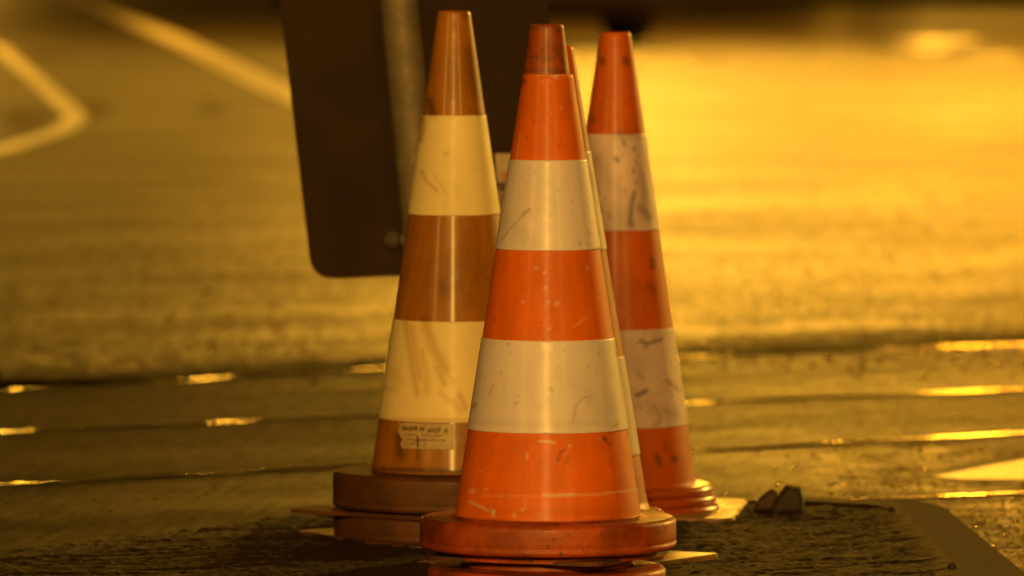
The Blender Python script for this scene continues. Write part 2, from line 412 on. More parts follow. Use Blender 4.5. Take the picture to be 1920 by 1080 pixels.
for j, t in enumerate(ts):
    for x in xs:
        yb = back_y(x) + .05*(noise.noise(Vector((x*3.1, 7, 0)))) + .012*noise.noise(Vector((x*31, 2, 0)))
        if x > KX0-.22: yb = min(yb, back_y(x))
        y = 7.5 + (yb-7.5)*t
        u = x*math.cos(.30)+y*math.sin(.30); v = -x*math.sin(.30)+y*math.cos(.30)
        h = .0024*noise.fractal(Vector((u*9, v*26, 0)), .8, 2.1, 4)
        h += .0030*noise.fractal(Vector((x*60, y*70, 3)), .9, 2.1, 3)
        g = abs(noise.noise(Vector((u*2.6, v*15, 9))))
        if g < .05: h -= .007*(1-g/.05)
        h = min(h, .006)
        if t > .985 and x < gnd(1480, 930).x: h -= (t-.985)/.015*.03
        if x > .3: x = .3 + (x-.3)*(KX0+(11.45-y)*.024+.006*noise.noise(Vector((y*14, 5, 0)))+.003*noise.noise(Vector((y*60, 5, 0)))-.3)/(KX0+.03-.3)
        kd = (KX0 + (11.45-y)*.024) - x
        if kd < .05: h = h*max(0, kd/.05) + .0062*(1-max(0, kd/.05))
        if x > gnd(1480, 930).x and back_y(x)-y < .12: h = .0056
        V.append((x, y, h-.004))
for j in range(len(ts)-1):
    for i in range(nxs-1):
        a = j*nxs+i; Fc.append((a, a+1, a+1+nxs, a+nxs))
tag(mesh_obj('traffic_island', V, Fc, M['stone']), kind='structure')
m = N('gutter_dirt'); pw = m.pos(); gr = m.noise(m.pos(R(4), (60, 8, 1)), 1, 5, .7)
m.set('Base Color', m.mix(m.rng(gr, .35, .65, 0, 1), (.008, .0045, .002), (.055, .030, .011))); m.set('Roughness', .8); m.set('Specular IOR Level', .2)
m.bump(m.noise(pw, 150, 3, .7), .6, .003); M['gutter'] = m.m
relief()
m = N('glint_dome_gloss'); m.set('Base Color', (.05, .03, .015)); m.set('Roughness', .16); M['glint_dome'] = m.m
def glint_domes():  # shallow glossy domes added only to sparkle with lamp glints
    rnd = random.Random(12); V = []; Fc = []
    def glint_dome(x, y, z, r, h):
        tx, ty = rnd.gauss(0, .007), rnd.gauss(0, .007); b = len(V); n = 10
        V.append((x, y, z+h))
        for fr in (.33, .66, 1.0):
            for i in range(n):
                a = 2*math.pi*i/n; V.append((x+r*fr*math.cos(a), y+r*fr*math.sin(a), z+h*(1-fr*fr)+r*fr*(tx*math.cos(a)+ty*math.sin(a))))
        for i in range(n):
            a = 2*math.pi*i/n; V.append((x+r*1.1*math.cos(a), y+r*1.1*math.sin(a), z-.012))
        for i in range(n): Fc.append((b, b+1+i, b+1+(i+1) % n))
        for k in range(3):
            for i in range(n):
                p = b+1+k*n; Fc.append((p+i, p+n+i, p+n+(i+1) % n, p+(i+1) % n))
    def put(px, py, r, h, z=.0055):
        g = gnd(px, py, ROADZ+z)
        if g.y < back_y(min(max(g.x, -2), KX1)) + .02 and g.x < KX1+.02: return
        glint_dome(g.x, g.y, ROADZ+z, r, h)
    for _ in range(260): put(rnd.uniform(0, 1920), rnd.gauss(655, 28)-.03*0, rnd.uniform(.004, .008), rnd.uniform(.0003, .0006), .0075)
    for _ in range(420): put(rnd.uniform(1000, 1920), 690-abs(rnd.gauss(0, 190)), rnd.uniform(.004, .008), rnd.uniform(.0003, .0006), .0075)
    for _ in range(160): put(rnd.uniform(0, 740), 690-abs(rnd.gauss(0, 190)), rnd.uniform(.004, .008), rnd.uniform(.0003, .0006), .0075)
    for _ in range(170): put(rnd.uniform(1400, 1990), rnd.uniform(838, 1078), rnd.uniform(.0022, .0048), rnd.uniform(.0002, .0005), .0048)
    for _ in range(120): put(rnd.uniform(0, 1920), rnd.uniform(700, 960), rnd.uniform(.002, .004), rnd.uniform(.0002, .0005), .0038)
    tag(mesh_obj('sparkle_domes', V, Fc, M['glint_dome']), kind='stuff')
glint_domes()
# kerb: smooth granite running toward the camera and round the corner
bm = bmesh.new()
kp = [gnd(1625, 934), gnd(1700, 938), gnd(1745, 943), gnd(1775, 952), gnd(1925, 1078), gnd(2060, 1200), (KX1+.06, 6.5, 0), (KX0-.0, 6.5, 0), gnd(1920, 1200), gnd(1800, 1078), gnd(1740, 1010), gnd(1690, 962), gnd(1650, 953), gnd(1625, 944)]
vs = [bm.verts.new((p[0], p[1], .001)) for p in kp]
f = bm.faces.new(vs); r = bmesh.ops.extrude_face_region(bm, geom=[f])
for v in [g for g in r['geom'] if isinstance(g, bmesh.types.BMVert)]: v.co.z = -.12
bmesh.ops.bevel(bm, geom=[e for e in bm.edges if all(v.co.z > 0 for v in e.verts)], offset=.004, segments=2, affect='EDGES')
tag(bm_obj('kerb', bm, M['kerb']), kind='structure')

# stones
def stone(name, px, py, w, h, mat, label, seed, flat=1.0):
    c = gnd(px, py)
    bm = bmesh.new(); bmesh.ops.create_icosphere(bm, subdivisions=4, radius=.5)
    rnd = Vector((seed*3.1, seed, 0))
    for v in bm.verts:
        d = v.co.normalized()
        # faceted cut by planes
        s = .5
        rr = random.Random(seed)
        for _ in range(9):
            n = Vector((rr.uniform(-1, 1), rr.uniform(-1, 1), rr.uniform(-.4, 1))).normalized()
            dd = d.dot(n)
            if dd > .05: s = min(s, rr.uniform(.34, .46)/dd)
            else: rr.uniform(0, 1)
        v.co = d*s*(1+.10*noise.noise(d*4+rnd))
        v.co.x *= w; v.co.y *= w*.9; v.co.z *= h*1.05
        v.co.z = max(v.co.z, -h*.42)
    o = bm_obj(name, bm, mat, smooth=False, loc=(c.x, c.y, h*.40))
    return tag(o, label, 'stone', None)
def hull_stone(outl, base_row, depth, mat, label, seed):
    c = gnd(sum(p[0] for p in outl)/len(outl), base_row); k = c.y/F/math.cos(TH)
    cx = 960+c.x/k; rnd = random.Random(seed)
    bm = bmesh.new()
    for (x, y) in outl:
        px, pz = (x-cx)*k, max(0, (base_row+2-y)*k)
        for dy, sc in ((-.5, .86), (-.15, 1.0), (.3, .95), (.55, .7)):
            bm.verts.new((px*sc+rnd.uniform(-.002, .002), dy*depth+rnd.uniform(-.003, .003), max(0, pz*sc+rnd.uniform(-.002, .002))-.004))
    r = bmesh.ops.convex_hull(bm, input=bm.verts[:])
    bmesh.ops.delete(bm, geom=[v for v in bm.verts if not v.link_faces], context='VERTS')
    bmesh.ops.subdivide_edges(bm, edges=bm.edges[:], cuts=3, use_grid_fill=True, smooth=.0)
    for v in bm.verts: v.co += v.co.normalized()*.0022*noise.noise(v.co*90)
    return tag(bm_obj('stone', bm, mat, smooth=True, loc=c), label, 'stone')
hull_stone([(1446, 957), (1455, 932), (1474, 904), (1500, 908), (1510, 926), (1506, 957)], 956, .06, M['rock'], 'dark broken stone lump lying on the island behind the right cone', 4)
hull_stone([(1412, 952), (1424, 932), (1446, 914), (1458, 918), (1452, 952)], 951, .04, M['rockb'], 'small brown stone leaning against the dark lump', 8)
# grit
for (px, py, s, lb) in [(1672, 958, .009, 'tiny dark pebble beside the kerb corner'), (1785, 1066, .010, 'tiny dark pebble at the kerb edge near the picture bottom'), (1565, 965, .012, 'flat dark pebble between the broken stone and the kerb')]:
    stone('pebble', px, py, s*1.3, s, M['rock'], lb, int(px) % 17)

# ------------------------------------------------------------------ cones
def stroke_marks(P, strokes):
    """P: Nx2 photo pixels of the surface points; strokes: (kind, [(x,y)...], width, strength)"""
    out = np.zeros((len(P), 2), np.float32)
    for kind, pts, w, s in strokes:
        dmin = np.full(len(P), 1e9)
        for (x0, y0), (x1, y1) in zip(pts, pts[1:]):
            a = np.array([x0, y0], float); b = np.array([x1, y1], float); ab = b-a
            t = np.clip(((P-a)@ab)/max(ab@ab, 1e-6), 0, 1)
            dmin = np.minimum(dmin, np.hypot(*(P-(a+t[:, None]*ab)).T))
        out[:, kind] = np.maximum(out[:, kind], s*np.exp(-(dmin/w)**2))
    return out
def lathe(name, prof, mat, parent, nseg=96, step=None, marks=None, origin=None, tilt=None, closed=False):
    """prof: (r,z) in the cone's own frame"""
    if step:
        q = [prof[0]]
        for a, b in zip(prof, prof[1:]):
            n = max(1, int(math.hypot(b[0]-a[0], b[1]-a[1])/step))
            q += [(a[0]+(b[0]-a[0])*i/n, a[1]+(b[1]-a[1])*i/n) for i in range(1, n+1)]
        prof = q
    pr = np.array(prof); ang = np.arange(nseg)*2*math.pi/nseg
    Vx = pr[:, 0][:, None]*np.cos(ang)[None]; Vy = pr[:, 0][:, None]*np.sin(ang)[None]; Vz = np.repeat(pr[:, 1][:, None], nseg, 1)
    V = np.stack([Vx, Vy, Vz], -1).reshape(-1, 3); k = len(pr)
    i = np.arange(k-1)[:, None]*nseg; j = np.arange(nseg)[None]; j2 = (j+1) % nseg
    Fq = np.stack([i+j, i+j2, i+nseg+j2, i+nseg+j], -1).reshape(-1, 4)
    o = mesh_obj(name, V.tolist(), Fq.tolist(), mat, parent)
    at = o.data.color_attributes.new('marks', 'FLOAT_COLOR', 'POINT')
    cols = np.zeros((len(V), 4), np.float32); cols[:, 3] = 1
    if marks:
        W = V + np.array(origin)
        # photo pixels of the surface points
        dx, dy, dz = W[:, 0], W[:, 1], W[:, 2]-HC
        dep = dy*math.cos(TH) - dz*math.sin(TH); up = dy*math.sin(TH)+dz*math.cos(TH)
        P = np.stack([960+F*dx/dep, 540-F*up/dep], -1)
        mk = stroke_marks(P, marks); front = V[:, 1] < 0
        cols[:, 0] = mk[:, 0]*front; cols[:, 1] = mk[:, 1]*front
    at.data.foreach_set('color', cols.ravel())
    return o
def rounded_plate(half_diag, rot, th, corner=.03, z0=0.0):
    """square plate with rounded corners, ribbed top; returns bmesh"""
    bm = bmesh.new(); s = half_diag/math.sqrt(2); pts = []
    for k in range(4):
        a0 = math.pi/4 + k*math.pi/2
        cx, cy = (s-corner)*math.copysign(1, math.cos(a0)), (s-corner)*math.copysign(1, math.sin(a0))
        for i in range(7):
            a = k*math.pi/2 + i*math.pi/12
            pts.append((cx+corner*math.cos(a), cy+corner*math.sin(a)))
    rot -= math.pi/4
    pts = [(x*math.cos(rot)-y*math.sin(rot), x*math.sin(rot)+y*math.cos(rot)) for x, y in pts]
    vs = [bm.verts.new((x, y, z0)) for x, y in pts]
    f = bm.faces.new(vs); r = bmesh.ops.extrude_face_region(bm, geom=[f])
    top = [g for g in r['geom'] if isinstance(g, bmesh.types.BMVert)]
    for v in top: v.co.z += th
    bmesh.ops.bevel(bm, geom=[e for e in bm.edges if all(v.co.z > z0+th*.5 for v in e.verts)], offset=th*.3, segments=2, affect='EDGES')
    return bm

def cone(name, label, cx, Y, ybase, ytop, rtop, rbot, ybot, bands, mats, ring=None, plate=None, marks=None, group=None, tilt=0, open_top=False, body=True, rings=None):
    """screen rows are of the photograph; all sizes become metres at distance Y"""
    k = Y/F/math.cos(TH)
    cxw = (cx-960)*k
    zb = zat(ybase, Y)
    root = empty(name, (cxw, Y, zb), label, 'traffic cone', group)
    org = (cxw, Y, zb)
    z = lambda y: zat(y, Y)-zb
    zt, zbo = z(ytop), z(ybot)
    rt, rb = rtop*k, rbot*k
    rad = lambda zz: rb + (rt-rb)*(zz-zbo)/(zt-zbo)
    if body:
        t = .0035
        prof = [(rad(zbo-.004)+.002, zbo-.004), (rb+.0008, zbo+.002), (rad(zbo+.006), zbo+.006), (rad(zt-.004), zt-.004), (rt-.0006, zt-.001), (rt-.002, zt), (rt-t, zt-.001), (rt-t-.001, zt-.006), (rad(zt-.10)-t, zt-.10)]
        lathe('cone_body', prof, mats[0], root, 220, .0022, marks, org)
        for (ya, yb2) in bands:
            za, z2 = z(ya), z(yb2)
            e = .0011
            pr = [(rad(z2)-.001, z2), (rad(z2)+e, z2+.0003), (rad(z2+.001)+e+.0002, z2+.0012), (rad(za-.001)+e, za-.001), (rad(za)+e-.0003, za-.0002), (rad(za)-.001, za)]
            lathe('reflective_band', pr, mats[1], root, 220, .0022, marks, org)
    if ring:
        rr, ya, yb2, rfoot = ring   # px radius, top row, bottom row (rows of the axis)
        R0, z1, z0 = rr*k, z(ya), z(yb2)
        b = .008
        pr = [(rfoot*k, z0-.010), (rfoot*k, z0), (R0-.004, z0+.0005), (R0, z0+.004), (R0+.0006, z0+.009), (R0-.001, z0+.0105), (R0, z0+.0125)]
        pr += [(R0-b+b*math.cos(a), z1-b+b*math.sin(a)) for a in [math.pi/2*i/6 for i in range(7)]]
        pr += [(rb+.006, z1-.001), (rb+.001, z1+.002), (rb-.01, z1+.002)]
        lathe('base_ring', pr, mats[2], root, 160, .006)
    if rings:
        pr = []
        for (rr, ya, yb2) in rings:    # bellows ridges, bottom to top
            zz0, zz1, R0 = z(yb2), z(ya), rr*k
            hh = (zz1-zz0)/2
            pr += [(R0-hh+hh*math.cos(a)*1.0, (zz0+zz1)/2+hh*math.sin(a)) for a in [-math.pi/2+math.pi*i/8 for i in range(9)]]
        pr += [(rb-.002, pr[-1][1]+.001)]
        lathe('base_ring', pr, mats[2], root, 160, .003)
    if plate:
        hd, rot, th, y0, cr = plate
        z0 = z(y0)
        bm = rounded_plate(hd*k, R(rot), th, cr, z0)
        bm_obj('base_plate', bm, mats[3], root)
    if tilt: root.rotation_euler = (0, R(tilt), 0)
    return root

D, P_ = 0, 1
front_marks = [
    (P_, [(1012, 827), (1025, 828), (1040, 830)], 2.2, .75), (P_, [(1020, 928), (1040, 929), (1075, 927)], 3.2, .6), (P_, [(1075, 928), (1120, 927), (1195, 918)], 2.0, .4), (P_, [(900, 930), (1020, 930)], 2, .15),
    (P_, [(880, 940), (905, 952), (922, 960)], 2.6, .5), (P_, [(884, 920), (886, 921)], 5, .4), (P_, [(925, 958), (925, 966)], 3, .7),
    (P_, [(987, 850), (989, 862)], 2, .5), (P_, [(983, 935), (983, 955)], 1.8, .5), (P_, [(963, 965), (964, 966)], 2.5, .8), (P_, [(1068, 836), (1069, 836)], 2.4, .7), (P_, [(977, 957), (982, 955)], 2, .6),
    (D, [(1045, 865), (1050, 850), (1058, 843)], 2.2, .6), (D, [(1062, 868), (1066, 855)], 2.5, .4), (D, [(1132, 820), (1136, 826)], 3, .85), (D, [(1136, 826), (1144, 834)], 2, .5),
    (D, [(862, 972), (980, 979), (1060, 980), (1200, 972)], 3.5, .55),
    (D, [(940, 452), (955, 430), (975, 410), (995, 392)], 1.6, .55), (D, [(980, 402), (993, 392)], 3.2, .55),
    (D, [(1075, 790), (1080, 760), (1095, 745), (1108, 742)], 2.0, .5), (D, [(1105, 760), (1104, 745)], 3, .35), (D, [(1032, 728), (1035, 733)], 2.6, .8), (D, [(1150, 800), (1158, 795)], 2.2, .8),
    (D, [(952, 645), (954, 646)], 2.2, .6), (D, [(970, 755), (966, 757)], 3, .4), (D, [(888, 762), (892, 758)], 4, .6), (D, [(920, 735), (925, 722)], 2.5, .3), (D, [(1057, 657), (1059, 656)], 2.5, .5),
    (D, [(1086, 455), (1089, 458)], 3, .5), (D, [(1103, 434), (1107, 440)], 2.5, .4), (D, [(982, 152), (976, 158)], 5, .7), (D, [(1043, 690), (1046, 688)], 3, .25), (D, [(900, 960), (1190, 960)], 14, .18), (D, [(895, 790), (1000, 797), (1160, 792)], 7, .16), (D, [(1060, 700), (1140, 780)], 16, .12), (D, [(950, 420), (1000, 455)], 14, .14),
    (P_, [(1043, 570), (1046, 568)], 4, .35), (P_, [(1020, 512), (1022, 511)], 2, .6), (P_, [(1022, 539), (1023, 540)], 2.2, .8), (P_, [(1003, 503), (1006, 502)], 2.4, .45), (P_, [(980, 566), (981, 565)], 2.2, .5), (P_, [(1029, 617), (1031, 616)], 2.4, .5), (P_, [(1028, 566), (1030, 567)], 2.2, .5),
    (P_, [(983, 134), (1015, 141), (1050, 140)], 2.2, .35), (P_, [(1055, 137), (1069, 137)], 4, .45), (P_, [(975, 252), (968, 300)], 1.2, .3), (P_, [(966, 300), (958, 400), (945, 460)], 1.0, .2),  # the long thin strokes down the left paint a lamp highlight
    (P_, [(1040, 143), (1043, 144)], 3, .6),
    (P_, [(1077, 612), (1100, 595)], 1.5, .3), (P_, [(1101, 500), (1103, 504)], 3, .25)]
for i in range(60):     # splash specks
    a = random.random(); y = random.uniform(150, 970); r = 48+(y-138)*.152
    x = 1028 + r*random.uniform(-.9, .9)
    front_marks.append((random.choice((D, P_)), [(x, y), (x+random.uniform(-3, 3), y+random.uniform(-2, 4))], random.uniform(.9, 1.9), random.uniform(.2, .55)))
tip_marks = [(D, [(990, 70), (1000, 130)], 6, .3), (D, [(1040, 90), (1062, 125)], 7, .35), (D, [(992, 52), (1054, 52)], 6, .45), (D, [(1046, 57), (1050, 58)], 5, .6), (D, [(1028, 76), (1029, 86)], 3, .5), (D, [(985, 106), (1010, 108), (1035, 109)], 7, .4), (D, [(980, 131), (1066, 134)], 5, .5)]
left_marks = [
    (D, [(793, 218), (792, 240), (787, 262)], 5, .6), (D, [(791, 322), (800, 340), (820, 358)], 2.0, .55), (D, [(834, 288), (838, 289)], 3, .35), (D, [(895, 215), (900, 216)], 3, .5), (D, [(815, 330), (838, 366)], 2, .25),
    (D, [(798, 605), (812, 650), (835, 695)], 8, .55), (D, [(835, 695), (850, 715)], 4, .4), (D, [(770, 612), (778, 665), (788, 710)], 6, .4), (D, [(760, 605), (770, 670), (782, 740)], 4, .5), (D, [(790, 660), (800, 700), (800, 735)], 6, .35), (D, [(820, 688), (833, 720)], 5, .5),
    (D, [(740, 700), (745, 712)], 10, .25), (D, [(722, 728), (745, 730)], 4, .3), (D, [(862, 740), (872, 765)], 4, .5), (D, [(825, 735), (855, 762)], 3, .35), (D, [(852, 752), (864, 770)], 6, .3),
    (D, [(700, 786), (880, 788)], 3, .4), (D, [(748, 820), (752, 850)], 8, .6), (D, [(783, 830), (784, 860)], 3, .5), (D, [(750, 855), (752, 860)], 6, .4), (D, [(785, 870), (786, 875)], 3, .3),
    (D, [(806, 190), (812, 214)], 6, .6), (D, [(882, 100), (895, 170)], 12, .4), (D, [(828, 535), (832, 545)], 8, .35), (D, [(845, 500), (880, 570)], 8, .2), (D, [(700, 880), (870, 884)], 4, .7), (D, [(872, 24), (874, 30)], 5, .4)]
left_marks = [(k_, p_, w_*1.4, min(1, s_*1.15)) for k_, p_, w_, s_ in left_marks]
right_marks = [
    (D, [(1163, 250), (1168, 262), (1171, 272)], 3.2, .6), (D, [(1155, 297), (1157, 300)], 5, .8), (D, [(1189, 278), (1190, 281)], 3.5, .6), (D, [(1111, 310), (1116, 345), (1122, 362)], 2.6, .6), (D, [(1124, 383), (1128, 398)], 3, .6), (D, [(1190, 360), (1184, 385), (1182, 420)], 4, .75), (D, [(1182, 416), (1183, 420)], 5, .7),
    (D, [(1200, 388), (1215, 405)], 8, .6), (D, [(1192, 300), (1194, 310)], 3, .4), (D, [(1150, 248), (1165, 252)], 2, .4), (D, [(1140, 400), (1143, 408)], 3, .4), (D, [(1155, 355), (1160, 356)], 6, .2),
    (D, [(1202, 638), (1212, 645), (1222, 642), (1240, 637)], 3.0, .8), (D, [(1210, 650), (1218, 643)], 4, .5), (D, [(1198, 702), (1206, 710)], 2.6, .45), (D, [(1194, 741), (1204, 737), (1211, 733)], 4, .9), (D, [(1212, 738), (1238, 738)], 1.6, .35), (D, [(1252, 715), (1262, 722), (1272, 732)], 4, .6), (D, [(1258, 775), (1275, 780)], 3, .4), (D, [(1230, 760), (1238, 785), (1232, 796)], 5, .4), (D, [(1190, 760), (1225, 750)], 8, .15),
    (D, [(1129, 112), (1130, 118)], 5, .7), (D, [(1172, 112), (1174, 118)], 6, .7), (D, [(1111, 222), (1113, 226)], 4, .7), (D, [(1223, 488), (1225, 500)], 5, .7), (D, [(1215, 535), (1225, 545)], 6, .4), (D, [(1232, 855), (1238, 872)], 4, .8), (D, [(1264, 859), (1266, 862)], 4.5, .9), (D, [(1247, 835), (1249, 843)], 4, .4),
    (P_, [(1258, 665), (1260, 672)], 4, .6), (P_, [(1256, 690), (1257, 700)], 3, .3), (P_, [(1148, 322), (1152, 326)], 6, .3)]
right_marks = [(k_, p_, w_*1.25, s_*.85) for k_, p_, w_, s_ in right_marks]
right_marks += [(D, [(1120, 300), (1140, 340)], 16, .22), (D, [(1200, 330), (1210, 380)], 14, .25), (D, [(1185, 650), (1200, 700)], 12, .15), (D, [(1225, 765), (1265, 775)], 13, .25), (D, [(1160, 250), (1200, 256)], 8, .25)]
back_marks = [(D, [(1078, 150), (1080, 156)], 5, .5), (D, [(1100, 275), (1102, 282)], 4, .8), (D, [(1207, 875), (1211, 876)], 3, .5)]

GRP = 'striped traffic cones standing on the island'
front = cone('traffic_cone', 'bright orange traffic cone with two cream bands, nearest the camera, pulled over another cone', 1027.5, 10.0, 1052, 138, 47, 176, 972,
     [(298, 466), (632, 803)], (M['orange'], M['cream'], M['base_red'], M['base_brown']), ring=(241, 967, 1026, 205), plate=(262, 22, .006, 1042, .035), marks=front_marks, group=GRP)
under = cone('traffic_cone', 'grimy dark orange cone inside the nearest cone, only its tip and foot showing', 1025, 10.0, 1120, 45, 31.5, 158, 1052,
     [], (M['orange_old'], M['cream'], M['base_red'], M['base_brown']), ring=(224, 1060, 1104, 190), plate=(330, 65, .010, 1120, .035), marks=tip_marks, group=GRP)
left = cone('traffic_cone', 'faded amber traffic cone with ivory bands and a small paper label, left of the others', 851.5, 11.05, 956, 20, 30.5, 155, 880,
     [(215, 401), (597, 783)], (M['amber'], M['ivory'], M['base_brown'], M['base_brown']), ring=(228, 881, 947, 205), plate=(318, 8, .006, 957, .02), marks=left_marks, group=GRP)
lower = cone('traffic_cone', 'dull red brown cone foot under the amber cone, lowest of the left stack', 851.5, 11.05, 1008, 75, 28, 150, 960,
     [], (M['amber'], M['ivory'], M['base_brown'], M['plate_worn']), ring=(226, 957, 1004, 210), plate=(318, -12, .007, 1008, .02), body=False, group=GRP)
right = cone('traffic_cone', 'orange cone with scuffed greyish bands and a ridged shiny foot, rightmost of the cones', 1153.5, 11.51, 962, 60, 28.5, 152, 908,
     [(250, 430), (613, 795)], (M['orange_back'], M['greywhite'], M['base_shiny'], M['plate_right']), rings=[(196, 941, 960), (190, 923, 942), (184, 906, 924)], plate=(335, 40, .009, 962, .03), marks=right_marks, group=GRP)
fourth = cone('traffic_cone', 'orange cone almost hidden behind the nearest cone, only its right edge in view', 1062, 10.6, 1056, 86, 28.5, 155, 950,
     [(283, 469), (668, 853)], (M['orange_back'], M['greywhite'], M['base_red'], M['plate_right']), ring=(186, 957, 1046, 176), plate=(300, 9, .008, 1056, .02), marks=back_marks, group=GRP, tilt=-.95)

# paper label on the amber cone: curved patch that follows the cone wall
def cone_patch(name, root, cx, Y, x0, x1, y0, y1, rfun, mat, off, parent, n=14, rough_left=False):
    k = Y/F/math.cos(TH); V = []; Fc = []; m_ = 6
    for j in range(m_+1):
        y = y0+(y1-y0)*j/m_; r = rfun(y); xa = x0
        if rough_left: xa = x0 + (y-y0)/(y1-y0)*8 + 3*math.sin(j*2.1)
        for i in range(n+1):
            x = xa+(x1-xa)*i/n; a = math.asin((x-cx)/r)
            rr = r*k+off
            V.append((rr*math.sin(a), -rr*math.cos(a), zat(y, Y)-root.location.z - .0))
    for j in range(m_):
        for i in range(n): a = j*(n+1)+i; Fc.append((a, a+1, a+n+2, a+n+1))
    o = mesh_obj(name, V, Fc, mat, parent)
    return o
rf = lambda y: 155+(30.5-155)*(y-880)/(20-880)
# rows shift slightly because the near wall is lower on screen than the axis
lab = cone_patch('label_sticker', left, 851.5, 11.05, 749, 852, 785, 832, rf, M['label'], .0016, left, rough_left=True)
V = []; Fc = []
def ink_run(x0, x1, y0, y1, dens, seed, w=(1.6, 3.4)):
    rnd = random.Random(seed); x = x0; k = 11.05/F/math.cos(TH)
    while x < x1:
        ww = rnd.uniform(*w)
        if rnd.random() < dens:
            ya = y0+rnd.uniform(0, .25)*(y1-y0); yb = y1-rnd.uniform(0, .2)*(y1-y0)
            base = len(V)
            for (xx, yy) in ((x, ya), (x+ww, ya), (x+ww, yb), (x, yb)):
                r = rf(yy); a = math.asin((xx-851.5)/r); rr = r*k+.0021
                V.append((rr*math.sin(a), -rr*math.cos(a), zat(yy, 11.05)-left.location.z))
            Fc.append((base, base+1, base+2, base+3))
        x += ww+rnd.uniform(.6, 1.8)
ink_run(756, 796, 790, 799, .9, 1); ink_run(800, 840, 792, 802, .9, 2); ink_run(770, 838, 805, 808, .75, 3, (1.5, 3))
ink_run(756, 836, 814, 817, .9, 4, (2, 6)); ink_run(758, 800, 821, 823, .7, 5, (2, 5)); ink_run(784, 788, 806, 830, 1, 6, (3, 4))
ink = mesh_obj('label_print', V, Fc, M['ink'], lab)

# ------------------------------------------------------------------ sign seen from behind
YS = 12.45
sroot = empty('road_sign', atd(835, 852, YS)*1.0, 'dark road sign seen from the back on a leaning galvanised post', 'road sign')
S0 = sroot.location.copy()
def sp(x, y, dy=0.0):
    p = atd(x, y, YS); v = (y-540)/1080
    return Vector((p.x, YS+dy, p.z)) - S0
# panel outline in photo rows, carried above the picture to its rounded top
TL, BL, BR, TR = (435, -760), (584, 526), (1092, 503), (925, -780)
def rc(a, b, c, r, n=8):
    a, b, c = Vector(a), Vector(b), Vector(c); u = b+(a-b).normalized()*r; v = b+(c-b).normalized()*r
    return [u.lerp(b, t/n).lerp(b.lerp(v, t/n), t/n) for t in range(n+1)]
ol = rc(TR, TL, BL, 46)+rc(TL, BL, BR, 46)+rc(BL, BR, TR, 46)+rc(BR, TR, TL, 46)
def slab(name, outl, y0, y1, mat, parent, bev=0):
    bm = bmesh.new(); vs = [bm.verts.new(sp(q[0], q[1], y0)) for q in outl]
    f = bm.faces.new(vs); r = bmesh.ops.extrude_face_region(bm, geom=[f])
    for v in [g for g in r['geom'] if isinstance(g, bmesh.types.BMVert)]: v.co.y += y1-y0
    return bm_obj(name, bm, mat, parent)
slab('sign_panel', ol, .030, .033, M['signback'], sroot)
inner = [(lambda c: (c[0]*.96+.04*760, c[1]*.97+.03*-130))(q) for q in ol]
slab('sign_face', inner, .0335, .0345, M['signface'], sroot)
def tube(name, a, b, r, mat, parent, seg=24):
    a, b = Vector(a), Vector(b); d = (b-a); L = d.length; q = d.to_track_quat('Z', 'Y').to_matrix()
    V = []; Fc = []
    for i, zz in enumerate((0, L)):
        for j in range(seg):
            t = 2*math.pi*j/seg; V.append(a+q@Vector((r*math.cos(t), r*math.sin(t), zz)))
    for j in range(seg): Fc.append((j, (j+1) % seg, seg+(j+1) % seg, seg+j))
    o = mesh_obj(name, V, Fc, mat, parent)
    return o
tube('sign_post', sp(835, 862, -.005), sp(665, -840, -.005), .0335, M['galv'], sroot)
# clamp with its bolt at the lower edge
def clampset(x, y):
    c = sp(x, y)
    bm = bmesh.new()
    bmesh.ops.create_cube(bm, size=1, matrix=Matrix.Translation(sp(x+62, y+3, .012))@Matrix.Rotation(R(5), 4, 'Y')@Matrix.Diagonal((.10, .010, .022, 1)))
    bmesh.ops.bevel(bm, geom=bm.edges[:], offset=.003, segments=2, affect='EDGES')
    cl = bm_obj('clamp', bm, M['galv'], sroot)
    bm = bmesh.new()
    mt = Matrix.Translation(sp(x-8, y, .012))@Matrix.Rotation(math.pi/2, 4, 'X')
    bmesh.ops.create_cone(bm, segments=20, radius1=.0155, radius2=.0145, depth=.010, cap_ends=True, matrix=mt)
    bmesh.ops.create_cone(bm, segments=6, radius1=.009, radius2=.009, depth=.028, cap_ends=True, matrix=mt)
    bm_obj('bolt', bm, M['bolt'], cl)
clampset(745, 450)
clampset(735-80, -560)
# sticker on the back of the panel
def quad(name, x0, y0, x1, y1, dy, mat, parent):
    bm = bmesh.new(); vs = [bm.verts.new(sp(x, y, dy)) for x, y in ((x0, y0), (x1, y0), (x1+7, y1), (x0+7, y1))]
    bm.faces.new(vs); return bm_obj(name, bm, mat, parent)
stk = quad('sticker', 928, 289, 1010, 400, .0295, M['sticker'], sroot)
quad('sticker_print', 940, 325, 1005, 340, .0290, M['inkorange'], stk)
quad('sticker_print', 930, 343, 1003, 360, .0290, M['ink'], stk)
for i, yy in enumerate((366, 374, 382)): quad('sticker_print', 934, yy, 1000-i*6, yy+4, .0290, M['ink'], stk)

